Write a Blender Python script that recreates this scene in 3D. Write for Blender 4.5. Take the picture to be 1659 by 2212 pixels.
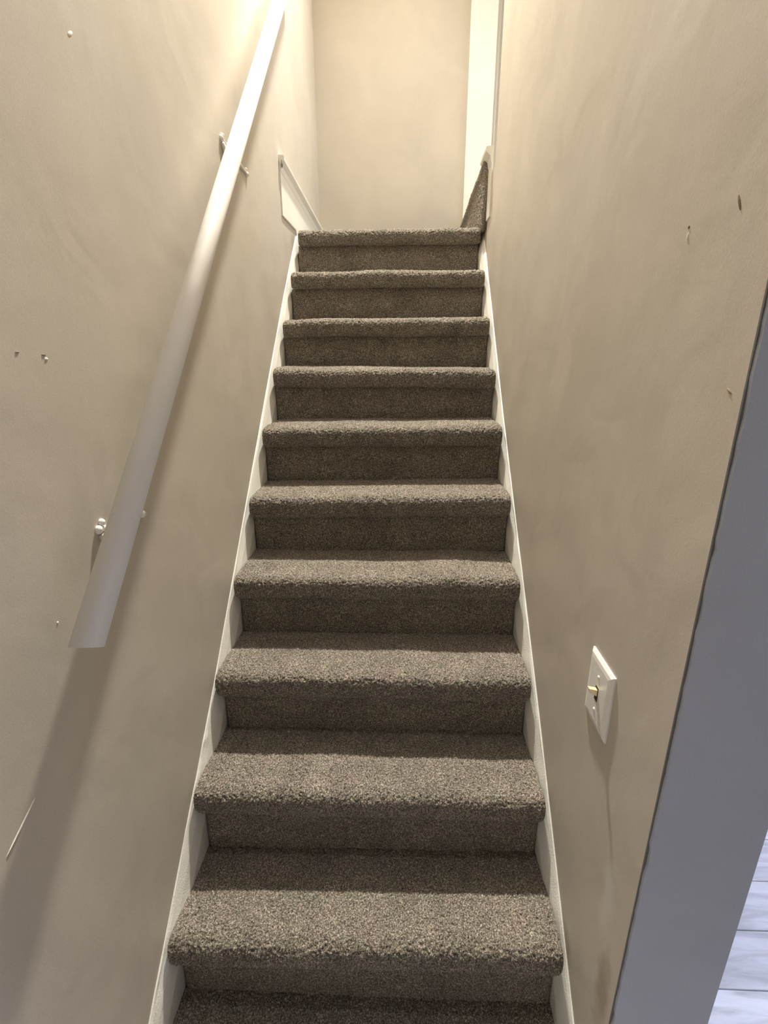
import bpy, bmesh, math
import numpy as np
from mathutils import Matrix, Vector

for o in list(bpy.data.objects):
    bpy.data.objects.remove(o)
S = bpy.context.scene
COL = S.collection

# ------------------------------------------------------------ camera
F = 1085.155
pitch, yaw, roll = 0.3142169, -0.0360187, -0.0024070
CAM = (0.0758554, -2.6712416, -0.4606102)
sp, cp, sy, cy = math.sin(pitch), math.cos(pitch), math.sin(yaw), math.cos(yaw)
fw = Vector((sy*cp, cy*cp, -sp)); rt = Vector((cy, -sy, 0)); up = rt.cross(fw)
r2 = rt*math.cos(roll) + up*math.sin(roll); u2 = up*math.cos(roll) - rt*math.sin(roll)
cd = bpy.data.cameras.new('camera'); cam = bpy.data.objects.new('camera', cd); COL.objects.link(cam)
cd.sensor_fit = 'VERTICAL'; cd.sensor_height = 36.0; cd.lens = F/2212*36.0
cd.clip_start = 0.02; cd.clip_end = 60
cam.matrix_world = Matrix(((r2.x, u2.x, -fw.x, CAM[0]), (r2.y, u2.y, -fw.y, CAM[1]),
                           (r2.z, u2.z, -fw.z, CAM[2]), (0, 0, 0, 1)))
S.camera = cam

# ------------------------------------------------------------ world, lights, exposure
w = bpy.data.worlds.new('world'); S.world = w; w.use_nodes = True
w.node_tree.nodes['Background'].inputs[0].default_value = (0.62, 0.74, 1.0, 1)
w.node_tree.nodes['Background'].inputs[1].default_value = 0.6
S.view_settings.view_transform = 'Standard'; S.view_settings.look = 'None'
S.view_settings.exposure = 0.0; S.view_settings.gamma = 1.0
S.view_settings.use_curve_mapping = False

def lamp(name, kind, loc, energy, color, size=0.1, size_y=None, aim=None, spread=None):
    d = bpy.data.lights.new(name, kind); d.energy = energy; d.color = color
    if kind == 'AREA':
        d.size = size
        if size_y: d.shape = 'RECTANGLE'; d.size_y = size_y
        if spread: d.spread = spread
    else:
        d.shadow_soft_size = size
    o = bpy.data.objects.new(name, d); COL.objects.link(o); o.location = loc
    if aim:
        o.rotation_euler = (Vector(aim)-Vector(loc)).to_track_quat('-Z', 'Y').to_euler()
    return o
# disc ceiling light above the landing
lamp('landing_ceiling_lamp', 'AREA', (0.09, 0.34, 2.88), 148, (1.0, 0.945, 0.84), 0.12, aim=(0, -2.2, -0.6), spread=math.radians(118))
lamp('hall_fill_light', 'AREA', (0.22, -2.0, 2.92), 12, (0.96, 0.95, 1.0), 0.14)  # added overhead fill to lift the lower handrail; no fixture belongs to it

# daylight entering through the window of the upstairs room beside the landing
lamp('upper_window_light', 'AREA', (2.30, 0.35, 1.35), 34, (0.86, 0.92, 1.0), 1.0, 1.1, aim=(0, 0.4, 0.6))
# daylight entering through the window of the lower room on the right
lamp('lower_window_light', 'AREA', (3.45, -1.2, -0.75), 125, (0.66, 0.74, 1.0), 1.2, 1.1, aim=(0.8, -1.6, -1.9))
# daylight from the window in the hall behind the camera
lamp('hall_window_light', 'AREA', (0.2, -5.3, -0.6), 1.2, (0.90, 0.92, 1.0), 1.2, 1.0, aim=(0, -1.0, -1.0))

# ------------------------------------------------------------ materials
def new_mat(name):
    m = bpy.data.materials.new(name); m.use_nodes = True
    nt = m.node_tree; b = nt.nodes['Principled BSDF']
    tc = nt.nodes.new('ShaderNodeTexCoord')
    return m, nt, b, tc
def noise(nt, vec, scale, detail=3, rough=0.5, dist=0.0):
    n = nt.nodes.new('ShaderNodeTexNoise'); n.inputs['Scale'].default_value = scale
    n.inputs['Detail'].default_value = detail; n.inputs['Roughness'].default_value = rough
    n.inputs['Distortion'].default_value = dist
    nt.links.new(vec, n.inputs['Vector']); return n.outputs['Fac']
def ramp(nt, fac, stops):
    r = nt.nodes.new('ShaderNodeValToRGB'); e = r.color_ramp.elements
    while len(e) < len(stops): e.new(0.5)
    for i, (p, c) in enumerate(stops):
        e[i].position = p; e[i].color = (*c, 1)
    nt.links.new(fac, r.inputs['Fac']); return r.outputs['Color']
def mix(nt, a, b, fac, mode='MIX'):
    m = nt.nodes.new('ShaderNodeMix'); m.data_type = 'RGBA'; m.blend_type = mode
    for sock, v in ((m.inputs[0], fac), (m.inputs[6], a), (m.inputs[7], b)):
        if isinstance(v, (float, int)): sock.default_value = v
        elif isinstance(v, tuple): sock.default_value = (*v, 1)
        else: nt.links.new(v, sock)
    return m.outputs[2]
def bump(nt, b, hs):
    prev = None
    for h, strength, dist in hs:
        n = nt.nodes.new('ShaderNodeBump'); n.inputs['Strength'].default_value = strength
        n.inputs['Distance'].default_value = dist; nt.links.new(h, n.inputs['Height'])
        if prev: nt.links.new(prev, n.inputs['Normal'])
        prev = n.outputs['Normal']
    nt.links.new(prev, b.inputs['Normal'])

def paint(name, col, rough=0.45, var=0.06, peel=0.10, wave=0.16, fine=0.06):
    m, nt, b, tc = new_mat(name); v = tc.outputs['Object']
    lo = tuple(c*(1-var) for c in col); hi = tuple(c*(1+var) for c in col)
    big = ramp(nt, noise(nt, v, 3.0, 4, 0.6, 0.6), [(0.3, lo), (0.7, hi)])
    sm = ramp(nt, noise(nt, v, 420, 2, 0.6), [(0.3, (1-fine,)*3), (0.7, (1+fine,)*3)])
    nt.links.new(mix(nt, big, sm, 1.0, 'MULTIPLY'), b.inputs['Base Color'])
    rr = nt.nodes.new('ShaderNodeMapRange'); nt.links.new(noise(nt, v, 6, 4, 0.6, 0.8), rr.inputs[0])
    rr.inputs[1].default_value = 0.3; rr.inputs[2].default_value = 0.7
    rr.inputs[3].default_value = rough-0.06; rr.inputs[4].default_value = rough+0.10
    nt.links.new(rr.outputs[0], b.inputs['Roughness'])
    b.inputs['Specular IOR Level'].default_value = 0.4
    bump(nt, b, [(noise(nt, v, 4.5, 3, 0.5, 0.4), wave, 0.02), (noise(nt, v, 260, 2, 0.5), peel, 0.0012)])
    return m
M_WALL = paint('beige_wall_paint', (0.53, 0.48, 0.405), 0.5)
M_GREY = paint('grey_wall_paint', (0.41, 0.43, 0.48), 0.6)
M_WHITE = paint('white_trim_paint', (0.80, 0.785, 0.72), 0.38, 0.03, 0.6, 0.3)
M_RAIL = paint('white_rail_paint', (0.90, 0.88, 0.84), 0.36, 0.02, 0.12, 0.1, 0.02)
M_CEIL = paint('ceiling_paint', (0.78, 0.75, 0.69), 0.7)
M_DING = paint('exposed_plaster', (0.85, 0.82, 0.74), 0.7, 0.03, 0.3, 0.2)
M_SCUFF = paint('brown_scuff', (0.22, 0.16, 0.10), 0.7, 0.2, 0.3, 0.2)

def plain(name, col, rough=0.4, metal=0.0, emit=0.0, bs=200):
    m, nt, b, tc = new_mat(name)
    c = ramp(nt, noise(nt, tc.outputs['Object'], bs, 2), [(0.3, tuple(x*0.95 for x in col)), (0.7, tuple(min(1, x*1.05) for x in col))])
    nt.links.new(c, b.inputs['Base Color'])
    b.inputs['Roughness'].default_value = rough; b.inputs['Metallic'].default_value = metal
    if emit:
        nt.links.new(c, b.inputs['Emission Color']); b.inputs['Emission Strength'].default_value = emit
    return m
M_PLATE = plain('white_plastic', (0.80, 0.78, 0.74), 0.3)
M_TOGGLE = plain('ivory_plastic', (0.85, 0.70, 0.40), 0.3)
M_DARK = plain('dark_slot', (0.03, 0.02, 0.015), 0.8)
M_SUB = plain('grey_subfloor', (0.34, 0.34, 0.38), 0.7)
M_GAP = plain('open_paint_joint', (0.13, 0.125, 0.12), 0.8)
M_SCREW = plain('painted_screw', (0.74, 0.72, 0.68), 0.35)

def carpet_mat():
    m, nt, b, tc = new_mat('grey_brown_carpet'); v = tc.outputs['Object']
    sp_ = ramp(nt, noise(nt, v, 290, 4, 0.75), [(0.34, (0.034, 0.030, 0.026)), (0.50, (0.175, 0.157, 0.135)), (0.66, (0.65, 0.60, 0.53))])
    big = ramp(nt, noise(nt, v, 9, 4, 0.6, 1.0), [(0.3, (0.80, 0.79, 0.78)), (0.7, (1.15, 1.13, 1.10))])
    hue = ramp(nt, noise(nt, v, 28, 3, 0.6), [(0.3, (1.05, 0.97, 0.98)), (0.7, (0.98, 1.02, 0.94))])
    c = mix(nt, mix(nt, sp_, big, 1.0, 'MULTIPLY'), hue, 1.0, 'MULTIPLY')
    nt.links.new(c, b.inputs['Base Color'])
    b.inputs['Roughness'].default_value = 0.95; b.inputs['Specular IOR Level'].default_value = 0.05
    b.inputs['Sheen Weight'].default_value = 0.25; b.inputs['Sheen Roughness'].default_value = 0.5
    b.inputs['Sheen Tint'].default_value = (0.9, 0.82, 0.7, 1)
    bump(nt, b, [(noise(nt, v, 330, 3, 0.7), 0.9, 0.004)])
    return m
M_CARPET = carpet_mat()

def plank_mat(name, col):
    m, nt, b, tc = new_mat(name); v = tc.outputs['Object']
    mp = nt.nodes.new('ShaderNodeMapping'); mp.inputs['Scale'].default_value = (2.0, 16, 16)
    nt.links.new(v, mp.inputs['Vector'])
    c = ramp(nt, noise(nt, mp.outputs[0], 1.6, 5, 0.6, 1.2), [(0.28, tuple(x*0.62 for x in col)), (0.55, col), (0.75, tuple(min(1, x*1.15) for x in col))])
    nt.links.new(c, b.inputs['Base Color']); b.inputs['Roughness'].default_value = 0.38
    bump(nt, b, [(noise(nt, mp.outputs[0], 5, 4), 0.15, 0.002)])
    return m
M_PLANKS = [plank_mat('pale_grey_plank', (0.62, 0.62, 0.66)), plank_mat('white_washed_plank', (0.72, 0.72, 0.75)),
            plank_mat('light_ash_plank', (0.55, 0.55, 0.58))]

# the right wall has an old brown mark and a paler touch-up low down beside its end
M_WALL_R = M_WALL.copy(); M_WALL_R.name = 'marked_beige_wall_paint'
def mark(m, centre, size, col, amount):
    nt = m.node_tree; b = nt.nodes['Principled BSDF']; tc = [n for n in nt.nodes if n.type == 'TEX_COORD'][0]
    src = b.inputs['Base Color'].links[0].from_socket
    n = nt.nodes.new('ShaderNodeTexNoise'); n.inputs['Scale'].default_value = 22; n.inputs['Detail'].default_value = 4
    nt.links.new(tc.outputs['Object'], n.inputs['Vector'])
    mp = nt.nodes.new('ShaderNodeMapping'); mp.vector_type = 'TEXTURE'
    mp.inputs['Location'].default_value = centre; mp.inputs['Scale'].default_value = size
    nt.links.new(tc.outputs['Object'], mp.inputs['Vector'])
    ln = nt.nodes.new('ShaderNodeVectorMath'); ln.operation = 'LENGTH'; nt.links.new(mp.outputs[0], ln.inputs[0])
    ad = nt.nodes.new('ShaderNodeMath'); ad.operation = 'MULTIPLY_ADD'; nt.links.new(n.outputs['Fac'], ad.inputs[0])
    ad.inputs[1].default_value = 1.6; nt.links.new(ln.outputs['Value'], ad.inputs[2])
    mr = nt.nodes.new('ShaderNodeMapRange'); nt.links.new(ad.outputs[0], mr.inputs[0])
    mr.inputs[1].default_value = 1.9; mr.inputs[2].default_value = 1.2; mr.inputs[3].default_value = 0; mr.inputs[4].default_value = amount
    nt.links.new(mix(nt, src, col, mr.outputs[0]), b.inputs['Base Color'])
mark(M_WALL_R, (0.459, -2.040, -1.60), (0.1, 0.030, 0.10), (0.27, 0.21, 0.14), 0.6)
mark(M_WALL_R, (0.459, -2.000, -1.42), (0.1, 0.026, 0.10), (0.64, 0.60, 0.54), 0.6)

# ------------------------------------------------------------ helpers
def link(name, me, mat, parent=None, smooth=False):
    o = bpy.data.objects.new(name, me); COL.objects.link(o)
    if mat and not me.materials: me.materials.append(mat)
    if parent: o.parent = parent
    if smooth: me.polygons.foreach_set('use_smooth', [True]*len(me.polygons))
    return o
def tag(o, label=None, cat=None, group=None, kind=None):
    if label: o['label'] = label
    if cat: o['category'] = cat
    if group: o['group'] = group
    if kind: o['kind'] = kind
    return o
def thing(name, label, cat, loc=(0, 0, 0), group=None):
    o = bpy.data.objects.new(name, None); COL.objects.link(o); o.location = loc
    o.empty_display_size = 0.05
    return tag(o, label, cat, group)
def from_bm(name, bm, mat, parent=None, smooth=False, bevel=0.0):
    if bevel:
        bmesh.ops.bevel(bm, geom=[e for e in bm.edges if e.calc_face_angle(0) > 0.5], offset=bevel, segments=2, affect='EDGES')
    bmesh.ops.recalc_face_normals(bm, faces=bm.faces)
    me = bpy.data.meshes.new(name); bm.to_mesh(me); bm.free()
    return link(name, me, mat, parent, smooth)
def bm_box(bm, a, b):
    vs = [bm.verts.new((x, y, z)) for x in (a[0], b[0]) for y in (a[1], b[1]) for z in (a[2], b[2])]
    for f in ((0, 1, 3, 2), (4, 6, 7, 5), (0, 4, 5, 1), (2, 3, 7, 6), (0, 2, 6, 4), (1, 5, 7, 3)):
        bm.faces.new([vs[i] for i in f])
def box(name, a, b, mat, parent=None, bevel=0.0):
    bm = bmesh.new(); bm_box(bm, a, b); return from_bm(name, bm, mat, parent, bevel=bevel)
def boxes(name, lst, mat, parent=None, bevel=0.0):
    bm = bmesh.new()
    for a, b in lst: bm_box(bm, a, b)
    return from_bm(name, bm, mat, parent, bevel=bevel)
def prism_x(name, pts, x0, x1, mat, parent=None, bevel=0.0):
    """polygon in y,z extruded along x"""
    bm = bmesh.new()
    A = [bm.verts.new((x0, y, z)) for y, z in pts]; B = [bm.verts.new((x1, y, z)) for y, z in pts]
    n = len(pts); bm.faces.new(A); bm.faces.new(B[::-1])
    for i in range(n): bm.faces.new((A[i], B[i], B[(i+1) % n], A[(i+1) % n]))
    return from_bm(name, bm, mat, parent, bevel=bevel)
def bm_tube(bm, path, rad, seg=20, cap=True, capn=None):
    path = [Vector(p) for p in path]; rings = []
    rads = rad if isinstance(rad, (list, tuple)) else [rad]*len(path)
    for i, p in enumerate(path):
        d = (path[min(i+1, len(path)-1)]-path[max(i-1, 0)]).normalized()
        ref = Vector((1, 0, 0)) if abs(d.x) < 0.9 else Vector((0, 0, 1))
        a = d.cross(ref).normalized(); b = d.cross(a).normalized(); ring = []
        for k in range(seg):
            t = 2*math.pi*k/seg; q = p + (a*math.cos(t)+b*math.sin(t))*rads[i]
            if capn and i == 0:      # first ring slid along the tube onto a slanted cut
                n = Vector(capn); q = q - d*((q-p).dot(n)/d.dot(n))
            ring.append(bm.verts.new(q))
        rings.append(ring)
    for i in range(len(rings)-1):
        for k in range(seg):
            bm.faces.new((rings[i][k], rings[i][(k+1) % seg], rings[i+1][(k+1) % seg], rings[i+1][k]))
    if cap: bm.faces.new(rings[0][::-1]); bm.faces.new(rings[-1])
def bm_ball(bm, c, r, sx=1, sy_=1, sz=1):
    m = Matrix.Translation(c) @ Matrix.Diagonal((r*sx, r*sy_, r*sz, 1))
    bmesh.ops.create_icosphere(bm, subdivisions=3, radius=1, matrix=m)

rng = np.random.default_rng(7)
def smooth_noise(nu, nv, cell_u, cell_v, r):
    gu, gv = int(nu/cell_u)+3, int(nv/cell_v)+3
    g = r.normal(size=(gu, gv)); u = np.arange(nu)/cell_u; v = np.arange(nv)/cell_v
    iu, iv = u.astype(int), v.astype(int); fu, fv = (u-iu)[:, None], (v-iv)[None, :]
    fu = fu*fu*(3-2*fu); fv = fv*fv*(3-2*fv)
    a = g[np.ix_(iu, iv)]; b = g[np.ix_(iu+1, iv)]; c = g[np.ix_(iu, iv+1)]; d = g[np.ix_(iu+1, iv+1)]
    return (a*(1-fu)+b*fu)*(1-fv)+(c*(1-fu)+d*fu)*fv
def resample(pts, ds):
    P = np.array(pts, float); L = np.r_[0, np.cumsum(np.linalg.norm(np.diff(P, axis=0), axis=1))]
    n = max(3, int(L[-1]/ds)+1); s = np.linspace(0, L[-1], n)
    Q = np.c_[np.interp(s, L, P[:, 0]), np.interp(s, L, P[:, 1])]
    k = 3
    if n > 2*k+1:                      # round the corners a little
        W = np.ones(2*k+1)/(2*k+1)
        E_ = np.pad(Q, ((k, k), (0, 0)), mode='edge')
        Q2 = np.c_[np.convolve(E_[:, 0], W, 'valid'), np.convolve(E_[:, 1], W, 'valid')]
        Q2[0], Q2[-1] = Q[0], Q[-1]; Q = Q2
    return Q
def carpet(name, front, back, fa, fb, parent, ds=0.0028, amp=0.0018, roll_amp=0.0012, axis='x', label=None):
    """front: visible profile (p,q); back: hidden closing points. fa,fb = ends along the axis as functions of q,
    returning (axis position, z offset)."""
    Q = resample(front, ds); n = len(Q)
    L = abs(fb[0]-fa[0]); m = int(L/ds)+1
    T = np.gradient(Q, axis=0); T /= np.linalg.norm(T, axis=1)[:, None]+1e-12
    N = np.c_[-T[:, 1], T[:, 0]]
    c = Q.mean(0)
    cen = np.array(back).mean(0)
    if np.mean(np.sum(N*(Q-cen), axis=1)) < 0: N = -N
    s = np.linspace(0, 1, m)
    d = amp*(0.75*smooth_noise(m, n, 1.7, 1.7, rng)+0.55*rng.normal(size=(m, n)))+roll_amp*smooth_noise(m, n, 45, 22, rng)
    d = np.clip(d, -0.007, 0.007)
    edge = np.minimum(1, np.minimum(s, 1-s)*L/0.012)[:, None]
    d = d*(0.5+0.5*edge) - (1-edge)**2*0.006
    jit = amp*0.45*rng.normal(size=(m, n))
    wave = 0.0012*smooth_noise(m, 1, 70, 1, rng)
    X = (fa[0]+(fb[0]-fa[0])*s)[:, None]+0*d
    Zo = (fa[1]+(fb[1]-fa[1])*s)[:, None]+wave
    P = Q[None, :, 0]+N[None, :, 0]*d+T[None, :, 0]*jit
    Z = Q[None, :, 1]+N[None, :, 1]*d+T[None, :, 1]*jit+Zo
    B = np.array(back); nb = len(B)
    Xb = np.repeat(X[:, :1], nb, 1); Pb = np.repeat(B[None, :, 0], m, 0); Zb = B[None, :, 1]+(Zo+np.zeros((m, 1)))
    X = np.concatenate([X, Xb], 1); P = np.concatenate([P, Pb], 1); Z = np.concatenate([Z, Zb], 1)
    X[1:-1, :n] += amp*0.45*rng.normal(size=(m-2, n))
    co = np.stack([X, P, Z], -1) if axis == 'x' else np.stack([P, X, Z], -1)
    nt_ = n+nb
    I = np.arange(m-1)[:, None]*nt_; J = np.arange(nt_)[None, :]; J2 = (J+1) % nt_
    F_ = np.stack([I+J, I+J2, I+nt_+J2, I+nt_+J], -1).reshape(-1, 4)
    faces = F_.tolist()+[list(range(nt_))[::-1], [(m-1)*nt_+k for k in range(nt_)]]
    me = bpy.data.meshes.new(name); me.from_pydata(co.reshape(-1, 3).tolist(), [], faces)
    bm = bmesh.new(); bm.from_mesh(me)
    bmesh.ops.recalc_face_normals(bm, faces=bm.faces); bm.to_mesh(me); bm.free()
    o = link(name, me, M_CARPET, parent, smooth=True)
    if label: o['label'] = label
    return o

# ------------------------------------------------------------ the setting
R, T_, NO, TH = 0.2, 0.2124834, 0.0215, 0.07
XL, XR, XI = -0.459, 0.459, 0.437
FLOOR = -2.13; CEIL = 3.0
def struct(o): o['kind'] = 'structure'; return o

struct(box('wall_left', (XL-0.12, -5.4, FLOOR), (XL, 0.94, CEIL), M_WALL))
struct(box('wall_far', (XL-0.12, 0.94, FLOOR), (0.62, 1.06, CEIL), M_WALL))
struct(boxes('wall_right', [((XR, -2.08, FLOOR), (0.624, -0.19, CEIL)),
                            ((XR, -0.19, FLOOR), (0.624, 0.94, 0.27)),
                            ((XR, -0.19, 2.12), (0.624, 0.94, CEIL)),
                            ((XR, -3.3, 0.05), (0.624, -2.08, CEIL)),
                            ((XR, -5.4, FLOOR), (0.624, -3.3, CEIL))], M_WALL_R))
struct(box('wall_back', (XL-0.12, -5.52, FLOOR), (0.624, -5.4, CEIL), M_WALL))
struct(box('ceiling', (XL-0.12, -5.52, CEIL), (0.624, 1.06, CEIL+0.1), M_CEIL))
# upstairs room beside the landing
struct(boxes('wall_upper_room', [((0.62, 1.02, 0.27), (2.5, 1.12, CEIL)), ((2.4, -0.8, 0.27), (2.5, 1.02, CEIL)),
                                 ((0.624, -0.9, 0.27), (2.5, -0.8, CEIL))], M_WALL))
struct(box('ceiling_upper_room', (0.624, -0.9, CEIL), (2.5, 1.12, CEIL+0.1), M_CEIL))
struct(box('floor_upper_room', (0.624, -0.9, 0.14), (2.5, 1.12, 0.27), M_CEIL))
# lower room on the right
struct(boxes('wall_lower_room', [((0.624, 1.1, FLOOR), (3.7, 1.2, 0.05)), ((3.6, -5.4, FLOOR), (3.7, 1.1, 0.05)),
                                 ((0.624, -5.52, FLOOR), (3.7, -5.4, 0.05))], M_WALL))
struct(box('ceiling_lower_room', (0.624, -5.52, 0.05), (3.7, 1.2, 0.13), M_CEIL))
# floor: pale planks laid over a dark subfloor
fl = struct(box('floor', (XL-0.12, -5.52, FLOOR-0.1), (3.7, 1.2, FLOOR-0.012), M_SUB))
def plank_mesh(L, wd, mat):
    bm = bmesh.new(); bm_box(bm, (0, 0, -0.012), (L, wd, 0)); bmesh.ops.bevel(bm, geom=list(bm.edges), offset=0.0015, segments=1, affect='EDGES')
    me = bpy.data.meshes.new('plank'); bmesh.ops.recalc_face_normals(bm, faces=bm.faces); bm.to_mesh(me); bm.free(); me.materials.append(mat); return me
PM = [plank_mesh(1.2, 0.150, m) for m in M_PLANKS]
prng = np.random.default_rng(3)
for r_ in range(25):
    y = -2.95+r_*0.152
    x = 0.63-float(prng.uniform(0, 0.0)); off = float(prng.uniform(0, 1.2))
    x0 = 0.64-off
    while x0 < 3.58:
        a = max(x0, 0.64); b = min(x0+1.196, 3.58)
        if b-a > 0.03 and (y > -2.1 or True):
            o = bpy.data.objects.new('plank', PM[int(prng.integers(0, 3))]); COL.objects.link(o)
            o.location = (a, y, FLOOR+float(prng.uniform(-0.0006, 0.0006))); o.scale = ((b-a)/1.2, 1, 1); o.parent = fl
        x0 += 1.2
struct(box('floor_hall', (XL, -5.4, FLOOR-0.012), (0.64, -2.15, FLOOR), M_PLANKS[0]))

# grey painted end of the right wall, its edge against the beige uneven
bm = bmesh.new(); zs = np.linspace(FLOOR, 0.05, 150); er = np.random.default_rng(11)
xe = XR+0.0005+0.0018*np.abs(np.cumsum(er.normal(size=150))*0.25 % 2-1)+0.0006*er.random(150)
for k in (36, 37, 62, 63, 64, 98): xe[k] += 0.0018
fr = [bm.verts.new((float(x), -2.088, float(z))) for x, z in zip(xe, zs)]
bk = [bm.verts.new((float(x), -2.080, float(z))) for x, z in zip(xe, zs)]
f2 = [bm.verts.new((0.624, -2.088, float(z))) for z in zs]; b2 = [bm.verts.new((0.624, -2.080, float(z))) for z in zs]
for i in range(149):
    bm.faces.new((fr[i], f2[i], f2[i+1], fr[i+1])); bm.faces.new((bk[i], fr[i], fr[i+1], bk[i+1])); bm.faces.new((f2[i], b2[i], b2[i+1], f2[i+1]))
t1 = struct(from_bm('trim_1', bm, M_GREY))
box('paint_gap', (XR-0.0004, -2.0825, FLOOR), (XR+0.008, -2.0795, 0.05), M_GAP, t1)
# far jamb, head and casing of the doorway beside the landing
struct(boxes('trim_2', [((XR-0.012, 0.925, 0.25), (0.600, 0.94, 2.12)),
                        ((XR, -0.18, 2.10), (0.624, 0.925, 2.12))], M_WHITE, bevel=0.003))

# stair skirts
skl = [(0.14, 0.105), (-0.25, -0.235), (-0.918, -0.855), (-1.479, -1.388), (-1.666, -1.552), (-2.005, -1.848), (-2.28, -2.125)]
skr = [(0.05, 0.078), (-0.20, -0.175), (-0.736, -0.700), (-1.035, -0.975), (-1.482, -1.380), (-1.967, -1.849), (-2.27, -2.125)]
def skirt(name, top, xw, xi, seed):
    r = np.random.default_rng(seed); ys, zs = [], []
    L = np.array(top); n = 260; s = np.linspace(0, len(L)-1, n)
    Y = np.interp(s, range(len(L)), L[:, 0]); Zt = np.interp(s, range(len(L)), L[:, 1])
    dx = 0.0010*smooth_noise(n, 1, 5, 1, r)[:, 0]; dz = 0.0010*smooth_noise(n, 1, 7, 1, r)[:, 0]; dw = 0.0012*smooth_noise(n, 1, 4, 1, r)[:, 0]
    sg = 1 if xi > xw else -1; bm = bmesh.new(); rows = []
    for i in range(n):
        y, z = float(Y[i]), float(Zt[i])
        rows.append([bm.verts.new(v) for v in (
            (xw, y, z-0.34), (xw-sg*0.0, y, z+0.002+float(dz[i])), (xw+sg*(0.004+float(dw[i])*0.6), y, z+0.001+float(dz[i])),
            (xw+sg*(0.007+float(dx[i])), y, z-0.008), (xi-sg*0.009, y, z-0.034+float(dz[i])), (xi+sg*float(dx[i])*0.5, y, z-0.085), (xi, y, z-0.34))])
    for a, b in zip(rows[:-1], rows[1:]):
        for k in range(7): bm.faces.new((a[k], a[(k+1) % 7], b[(k+1) % 7], b[k]))
    bm.faces.new(rows[0]); bm.faces.new(rows[-1][::-1])
    return struct(from_bm(name, bm, M_WHITE))
skirt('trim_3', skl, XL-0.001, -XI, 5)
skirt('trim_4', skr, XR+0.001, XI, 6)

# tall baseboard of the landing, left: runs from its plumb end over the stairs back to the far wall
def baseboard(name, wallx, sg, y0, y1, zb0, zt0, zt1, ylow, zlow, cap, out):
    """profile swept along y with a projecting rounded cap"""
    bm = bmesh.new(); n = 40; rows = []
    for i in range(n):
        y = y0+(y1-y0)*i/(n-1); zt = zt0+(zt1-zt0)*i/(n-1); zb = zb0 if y < ylow else zlow
        pr = [(0, zb), (0.005, zb), (0.006, zb+0.003), (0.006, zt-cap), (0.008, zt-cap+0.004), (0.4*out, zt-0.55*cap), (out, zt-0.018),
              (out+0.001, zt-0.006), (out-0.003, zt), (0, zt+0.001)]
        rows.append([bm.verts.new((wallx+sg*a, y, z)) for a, z in pr])
    for a, b in zip(rows[:-1], rows[1:]):
        for k in range(10): bm.faces.new((a[k], a[(k+1) % 10], b[(k+1) % 10], b[k]))
    bm.faces.new(rows[0]); bm.faces.new(rows[-1][::-1])
    return struct(from_bm(name, bm, M_WHITE))
bl = baseboard('baseboard_left', XL, 1, -0.195, 0.94, 0.095, 0.322, 0.262, 0.12, 0.03, 0.060, 0.024)
br = baseboard('baseboard_right', XR, -1, -0.135, 0.035, 0.095, 0.362, 0.360, 9, 0, 0.065, 0.034)

# nicks and dents in the walls
def nick(parent, side, y, z, ly, lz, mat, rot=0.0):
    bm = bmesh.new(); x = XL if side < 0 else XR
    bm_ball(bm, (0, 0, 0), 1, 0.0012, ly/2, lz/2)
    bmesh.ops.rotate(bm, verts=bm.verts, cent=(0, 0, 0), matrix=Matrix.Rotation(rot, 3, 'X'))
    bmesh.ops.translate(bm, verts=bm.verts, vec=(x, y, z))
    return from_bm('wall_nick', bm, mat, parent, smooth=True)
nick(bl, -1, -0.190, 0.292, 0.030, 0.030, M_SCUFF).location.x = 0.0135
wl, wr = bpy.data.objects['wall_left'], bpy.data.objects['wall_right']
nick(wl, -1, -1.691, 0.019, 0.018, 0.006, M_DING, 0.6)
nick(wl, -1, -1.901, -0.474, 0.008, 0.004, M_DING); nick(wl, -1, -1.905, -0.468, 0.010, 0.002, M_SCUFF)
nick(wl, -1, -1.958, -0.464, 0.008, 0.002, M_SCUFF)
nick(wl, -1, -1.997, -0.866, 0.004, 0.004, M_DING)
nick(wl, -1, -2.150, -1.104, 0.075, 0.0035, M_DING, 0.45); nick(wl, -1, -2.165, -1.113, 0.045, 0.0025, M_SCUFF, 0.5)
nick(wr, 1, -2.002, -0.302, 0.004, 0.022, M_SCUFF, -0.5)
nick(wr, 1, -1.897, -0.306, 0.004, 0.005, M_SCUFF); nick(wr, 1, -1.898, -0.318, 0.003, 0.010, M_DING)
nick(wr, 1, -2.054, -0.509, 0.012, 0.003, M_SCUFF, 0.5)

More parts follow.
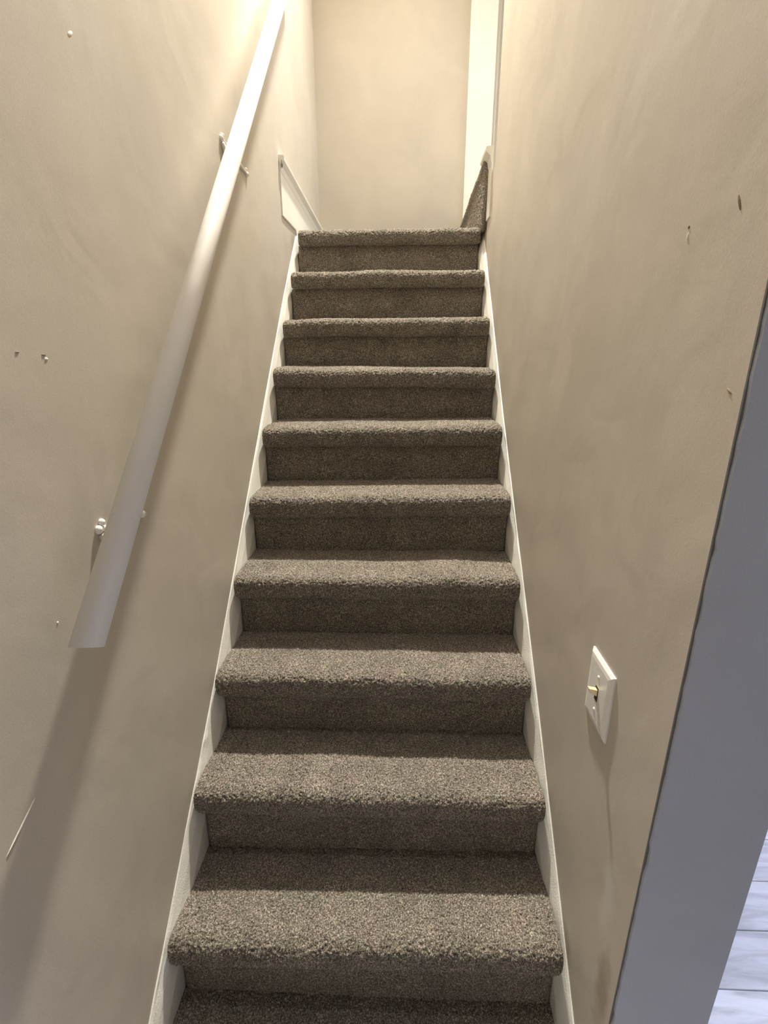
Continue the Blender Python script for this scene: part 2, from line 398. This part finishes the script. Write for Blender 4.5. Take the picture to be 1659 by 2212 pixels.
# ------------------------------------------------------------ the carpeted staircase
st = thing('staircase', 'steep straight staircase covered in grey-brown speckled carpet between two white skirts', 'staircase', (0, 0, 0))
ZL = [.012, .002, -.012, -.002, -.004, -.008, -.003, -.002, .003, -.009, 0]
ZR = [.015, .004, -.004, -.007, .005, .007, .002, -.001, .006, .011, 0]
XLn = [-.428, -.430, -.432, -.434, -.436, -.440, -.442, -.446, -.446, -.447, -.447]
XRn = [.440, .438, .438, .439, .438, .440, .440, .440, .441, .442, .442]
for k in range(11):
    y0, z0 = -k*T_, -k*R
    depth = 0.94 if k == 0 else T_+NO+0.004
    ds = 0.0024 if k > 2 else 0.0028
    fr_ = [(y0+0.028, z0+0.001), (y0+0.006, z0-0.003), (y0-0.003, z0+0.006), (y0-0.007, z0+0.022), (y0-0.007, z0+0.046), (y0-0.001, z0+0.058), (y0+0.010, z0+0.066), (y0+0.026, z0+TH),
           (y0+(depth if k else 0.30), z0+TH)]
    bk_ = ([(y0+depth-0.002, z0+TH)] if k == 0 else [])+[(y0+depth-0.002, z0+0.004), (y0+0.04, z0+0.004)]
    carpet('tread', fr_, bk_, (XLn[k], ZL[k]), (XRn[k], ZR[k]), st, ds)
    lo = (ZL[k+1], ZR[k+1]) if k < 10 else (0, 0)
    z1 = z0-(R-TH)-0.006
    fr_ = [(y0+NO, z1), (y0+NO+0.002, z0-0.06), (y0+NO+0.006, z0+0.006)]
    bk_ = [(y0+NO+0.025, z0+0.006), (y0+NO+0.025, z1)]
    carpet('riser', fr_, bk_, (-0.434, (ZL[k]+lo[0])/2), (0.436, (ZR[k]+lo[1])/2), st, ds, amp=0.0013)
# carpeted edge of the step up into the doorway, right of the landing
fr_ = [(XR-0.022, 0.03), (XR-0.022, 0.27), (XR-0.030, 0.29), (XR-0.028, 0.312), (XR-0.016, 0.330), (XR-0.002, 0.334)]
carpet('door_step', fr_, [(XR-0.002, 0.285), (XR-0.001, 0.284), (XR-0.001, 0.03)], (-0.045, 0.035), (0.935, -0.045), st, 0.0034, axis='y',
       label='carpet-covered step edge rising into the doorway')

# ------------------------------------------------------------ handrail
A = Vector((-0.399, -2.027, -0.889)); B = Vector((-0.399, -0.291, 0.789)); D = (B-A).normalized()
hr = thing('handrail', 'long round white-painted handrail sloping up the left wall', 'handrail', tuple(A))
def pt(yv): return A+D*((yv-A.y)/D.y)
bm = bmesh.new(); bm_tube(bm, [A-A, pt(-1.2)-A, pt(0.12)-A], 0.0240, 40, capn=(0, -0.5, -0.87))
from_bm('rail', bm, M_RAIL, hr, smooth=False)
ro = [c for c in hr.children][0]
for p in ro.data.polygons: p.use_smooth = len(p.vertices) == 4
def bracket(yc, zc, half):
    """lobed wall plate with an arm reaching out under the rail"""
    rail_c = pt(yc)-A; c = Vector((XL, yc, zc))-A
    bm = bmesh.new()
    for s in (-1, 1):
        bm_ball(bm, c+Vector((0.002, s*half, 0.0-s*0.010)), 1, 0.007, 0.008, 0.008)
        bm_ball(bm, c+Vector((0.002, s*(half-0.012), 0.010-s*0.010)), 1, 0.006, 0.007, 0.0065)
    bm_tube(bm, [c+Vector((0.002, -half, 0.010)), c+Vector((0.003, 0, -0.004)), c+Vector((0.002, half, -0.010))], [0.004, 0.008, 0.004], 12)
    bm_tube(bm, [c+Vector((0.003, -half+0.004, 0)), c+Vector((0.006, -half*0.85, -0.02)), c+Vector((0.006, -half*0.45, -0.035)), c+Vector((0.004, 0, -0.040))], [0.006, 0.007, 0.007, 0.009], 12)
    o = from_bm('wall_bracket', bm, M_RAIL, hr, smooth=True)
    bm = bmesh.new()
    bm_tube(bm, [c+Vector((0.004, 0, -0.030)), c+Vector((0.010, 0, 0.0)), rail_c+Vector((-0.020, 0.0, -0.012))], [0.009, 0.008, 0.009], 12)
    from_bm('bracket_arm', bm, M_RAIL, o, smooth=True)
    for s in (-1, 1):
        bm = bmesh.new(); p = c+Vector((0.0075, s*half, -s*0.010))
        bm_tube(bm, [p, p+Vector((0.0022, 0, 0))], 0.003, 12); from_bm('bracket_screw', bm, M_SCREW, o)
bracket(-1.782, -0.773, 0.075)
bracket(-0.840, 0.113, 0.125)

# ------------------------------------------------------------ light switch
sx = XR; yc, zc = -1.852, -1.088
sw = thing('light_switch', 'white toggle light switch plate on the beige right wall', 'light switch', (sx, yc, zc))
hw, hh = 0.052, 0.071
bm = bmesh.new(); dome = [(0, hw, hh), (0.003, hw, hh), (0.0065, hw-0.006, hh-0.006), (0.0075, hw-0.014, hh-0.014)]
rows = [[bm.verts.new((-d, s*a, t*b)) for s, t in ((-1, -1), (1, -1), (1, 1), (-1, 1))] for d, a, b in dome]
for a, b in zip(rows[:-1], rows[1:]):
    for k in range(4): bm.faces.new((a[k], a[(k+1) % 4], b[(k+1) % 4], b[k]))
bm.faces.new(rows[-1]); bm.faces.new(rows[0][::-1])
from_bm('switch_plate', bm, M_PLATE, sw)
box('toggle_slot', (-0.0082, -0.0065, -0.015), (-0.0070, 0.0065, 0.015), M_DARK, sw)
bm = bmesh.new(); v = [(-0.007, -0.0048, 0.010), (-0.007, 0.0048, 0.010), (-0.007, 0.0048, -0.004), (-0.007, -0.0048, -0.004),
                       (-0.024, -0.0044, 0.0135), (-0.024, 0.0044, 0.0135), (-0.022, 0.0044, 0.0055), (-0.022, -0.0044, 0.0055)]
vs = [bm.verts.new(q) for q in v]
for f in ((0, 1, 2, 3), (4, 5, 6, 7), (0, 1, 5, 4), (1, 2, 6, 5), (2, 3, 7, 6), (3, 0, 4, 7)): bm.faces.new([vs[i] for i in f])
tg = from_bm('toggle', bm, M_TOGGLE, sw, bevel=0.001); tg['label'] = 'ivory toggle flipped up'
for s in (-1, 1):
    bm = bmesh.new(); bm_ball(bm, (-0.0078, 0, s*0.036), 0.0042, 0.5, 1, 1); from_bm('plate_screw', bm, M_SCREW, sw, smooth=True)

# ------------------------------------------------------------ ceiling light above the landing (out of frame)
cl = thing('ceiling_light', 'small round white ceiling lamp holder above the landing', 'ceiling light', (0.09, 0.34, CEIL))
bm = bmesh.new(); bm_tube(bm, [(0, 0, -0.0005), (0, 0, -0.03)], [0.07, 0.065], 32); from_bm('canopy', bm, M_PLATE, cl)
bm = bmesh.new(); bm_tube(bm, [(0, 0, -0.03), (0, 0, -0.09)], 0.02, 16); from_bm('socket', bm, M_PLATE, cl)
